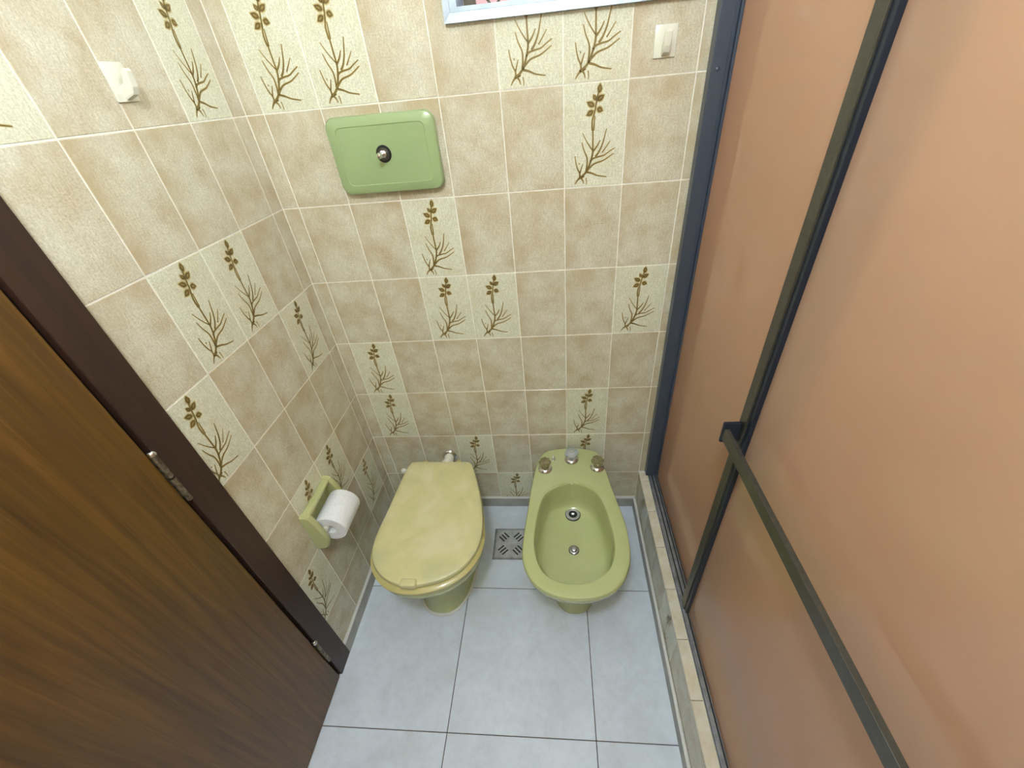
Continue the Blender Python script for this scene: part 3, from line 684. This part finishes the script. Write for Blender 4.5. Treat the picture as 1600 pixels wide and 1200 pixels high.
# ------------------------------------------------------------------ flush valve cover plate
PLC = Vector((0.341, 1.427))
def plate_ring(w_, h_, y, r, bow):
    pts = []
    hw, hh = w_ / 2, h_ / 2
    for cx_, cz_, a0 in ((hw - r, hh - r, 0), (-hw + r, hh - r, 90), (-hw + r, -hh + r, 180), (hw - r, -hh + r, 270)):
        for k in range(7):
            t = math.radians(a0 + 15 * k); x, z = cx_ + r * math.cos(t), cz_ + r * math.sin(t)
            # sides bow outwards a little
            z2 = z * (1 + bow * (1 - (x / hw) ** 2) * 0.55); x2 = x * (1 + bow * (1 - (z / hh) ** 2) * 0.5)
            pts.append(Vector((x2, y, z2)))
    return pts
flush = tag(empty('flush_plate', (PLC.x, 0, PLC.y)), 'green enamelled flush cover plate with a push knob, high on the back wall', 'flush plate')
pr = [plate_ring(0.262, 0.163, -0.0002, 0.02, 0.05), plate_ring(0.272, 0.171, -0.010, 0.021, 0.05), plate_ring(0.274, 0.173, -0.019, 0.022, 0.05), plate_ring(0.268, 0.167, -0.0255, 0.021, 0.05), plate_ring(0.254, 0.155, -0.0285, 0.018, 0.05),
      plate_ring(0.224, 0.130, -0.0305, 0.012, 0.04), plate_ring(0.221, 0.127, -0.0290, 0.0115, 0.04), plate_ring(0.216, 0.122, -0.0292, 0.011, 0.04), plate_ring(0.10, 0.05, -0.0300, 0.006, 0.0)]
o = obj('cover', loft(pr), 'plate', flush, True)
kn = obj('collar', lathe([(0.0195, 0.0295), (0.0195, 0.0310), (0.0175, 0.0330)], (-0.002, 0, 0.003), 'y', 28), 'black', flush, True)
obj('collar_ring', lathe([(0.0145, 0.0331), (0.0145, 0.0345), (0.011, 0.0350)], (-0.002, 0, 0.003), 'y', 24), 'bronze', kn, True)
kb = obj('push_knob', lathe([(0.0085, 0.0351), (0.0085, 0.0368), (0.0050, 0.0380), (0.0050, 0.058), (0.0070, 0.062), (0.0072, 0.067), (0.0045, 0.0715), (0.001, 0.0725)], (-0.002, 0, 0.003), 'y', 24), 'chrome', flush, True)

# ------------------------------------------------------------------ robe hooks
def hook(name, loc, rz, label):
    t = tag(empty(name, loc), label, 'hook', 'ivory plastic wall hooks'); t.rotation_euler = (0, 0, rz)
    obj('backplate', box(-0.024, 0.024, -0.0045, -0.0002, -0.0285, 0.0285, bevel=0.0016), 'plastic', t, True)
    # wedge peg: profile in the y-z plane, pointed tip turned up
    prof = [(-0.0045, -0.006), (-0.012, -0.002), (-0.0155, 0.006), (-0.0185, 0.014), (-0.0225, 0.0155), (-0.0245, 0.012), (-0.023, -0.008), (-0.0185, -0.0175), (-0.0045, -0.0235)]
    rings = []
    for x, s in ((-0.0065, 0.86), (-0.0055, 1.0), (0.0055, 1.0), (0.0065, 0.86)):
        c0 = Vector((-0.014, -0.004)); rings.append([Vector((x * 1.15, (c0.x + (p[0] - c0.x) * (s if p[0] < -0.005 else 1)) * (1.0 if p[0] > -0.005 else 1.22), c0.y + (p[1] - c0.y) * s * 1.12)) for p in prof])
    obj('peg', loft(rings), 'plastic', t)
    return t
hook('wall_hook', (1.0125, 0, 1.5925), 0, 'ivory plastic hook on the back wall, right beside the shower frame')
hook('wall_hook', (0, -0.332, 1.603), math.pi / 2, 'ivory plastic hook on the left wall at the upper left')

# ------------------------------------------------------------------ paper holder and roll
ph = tag(empty('paper_holder', (0, -0.425, 0.43)), 'olive green ceramic toilet paper holder on the left wall', 'paper holder')
PY0, PY1, PZ0, PZ1 = -0.508, -0.342, 0.432, 0.590
prof = [(0.0002, PZ1), (0.016, PZ1), (0.026, PZ1 - 0.006), (0.038, PZ1 - 0.045), (0.0475, PZ1 - 0.095), (0.0485, PZ1 - 0.12), (0.042, PZ1 - 0.142), (0.030, PZ0 + 0.003), (0.014, PZ0), (0.0002, PZ0)]
def cheek(y0, y1):
    r = []
    c0 = Vector((0.01, 0.51))
    for y, s in ((y0, 0.94), (y0 + 0.004, 1.0), (y1 - 0.003, 1.0), (y1, 0.95)):
        r.append([Vector((max(0.0002, c0.x + (p[0] - c0.x) * s), y, c0.y + (p[1] - c0.y) * s)) for p in prof])
    return loft(r)
part('cheek', cheek(PY0, PY0 + 0.019), 'holder', ph, True)
part('cheek', cheek(PY1 - 0.019, PY1), 'holder', ph, True)
part('top_rail', box(0.0002, 0.025, PY0 + 0.015, PY1 - 0.015, PZ1 - 0.017, PZ1 - 0.002, bevel=0.005, seg=3), 'holder', ph, True)
part('bottom_rail', box(0.0002, 0.034, PY0 + 0.015, PY1 - 0.015, PZ0 + 0.001, PZ0 + 0.014, bevel=0.005, seg=3), 'holder', ph, True)
part('back_panel', box(0.0002, 0.004, PY0 + 0.012, PY1 - 0.012, PZ0 + 0.010, PZ1 - 0.010), 'holder', ph)
RX, RZ, RR = 0.0560, 0.503, 0.0500
part('spindle', tube([(RX - .01, PY0 + 0.017, RZ + .008), (RX - .01, PY1 - 0.017, RZ + .008)], 0.008, 16), 'plastic', ph, True)
roll = tag(empty('toilet_paper_roll', (RX, -0.4275, RZ)), 'white toilet paper roll in the green holder on the left wall', 'paper roll', None)
pr = [(0.019, -0.057), (RR - 0.001, -0.057), (RR, -0.055), (RR, 0.055), (RR - 0.001, 0.057), (0.019, 0.057), (0.018, 0.055), (0.018, -0.055)]
bm = bmesh.new(); rings = []
for r, h in pr + [pr[0]]:
    rings.append([Vector((r * math.cos(2 * math.pi * k / 40), h, r * math.sin(2 * math.pi * k / 40))) for k in range(40)])
obj('paper', loft(rings, False, False, bm=bm), 'paper', roll, True)
fl = []
for k in range(9):
    t = math.radians(118 + k * 10); fl.append((t, RR + 0.0006 + (0.0008 * max(0, k - 5))))
r1 = [Vector((r * math.cos(t), -0.050, r * math.sin(t))) for t, r in fl]; r2 = [Vector((r * math.cos(t), 0.044, r * math.sin(t))) for t, r in fl]
obj('loose_sheet', loft([r1, r2], False, False, closed=False), 'paper', roll, True)

# ------------------------------------------------------------------ ceiling lamps (out of frame): room globe, plus one added to brighten the shower sheet
for loc, r, mt_, lb in (((0.68, -1.32, 2.4), 0.085, 'opal', 'opal globe lamp on a short stem over the bathroom floor'), ((1.46, -0.66, 2.4), 0.065, 'opal_fill', 'added unseen globe on a short stem that brightens the amber shower sheet from behind')):
    t = tag(empty('ceiling_lamp', loc), lb, 'lamp')
    obj('canopy', lathe([(0.05, -0.0005), (0.05, -0.012), (0.03, -0.022), (0.008, -0.026)], (0, 0, 0), n_=28), 'white', t, True)
    obj('stem', lathe([(0.008, -0.0262), (0.008, -0.10)], (0, 0, 0), n_=14), 'white', t, True)
    obj('globe', lathe([(max(0.0015, r * math.sin(math.pi * k / 16)), -0.1005 - r + r * math.cos(math.pi * k / 16)) for k in range(17)], (0, 0, 0), n_=32), mt_, t, True)
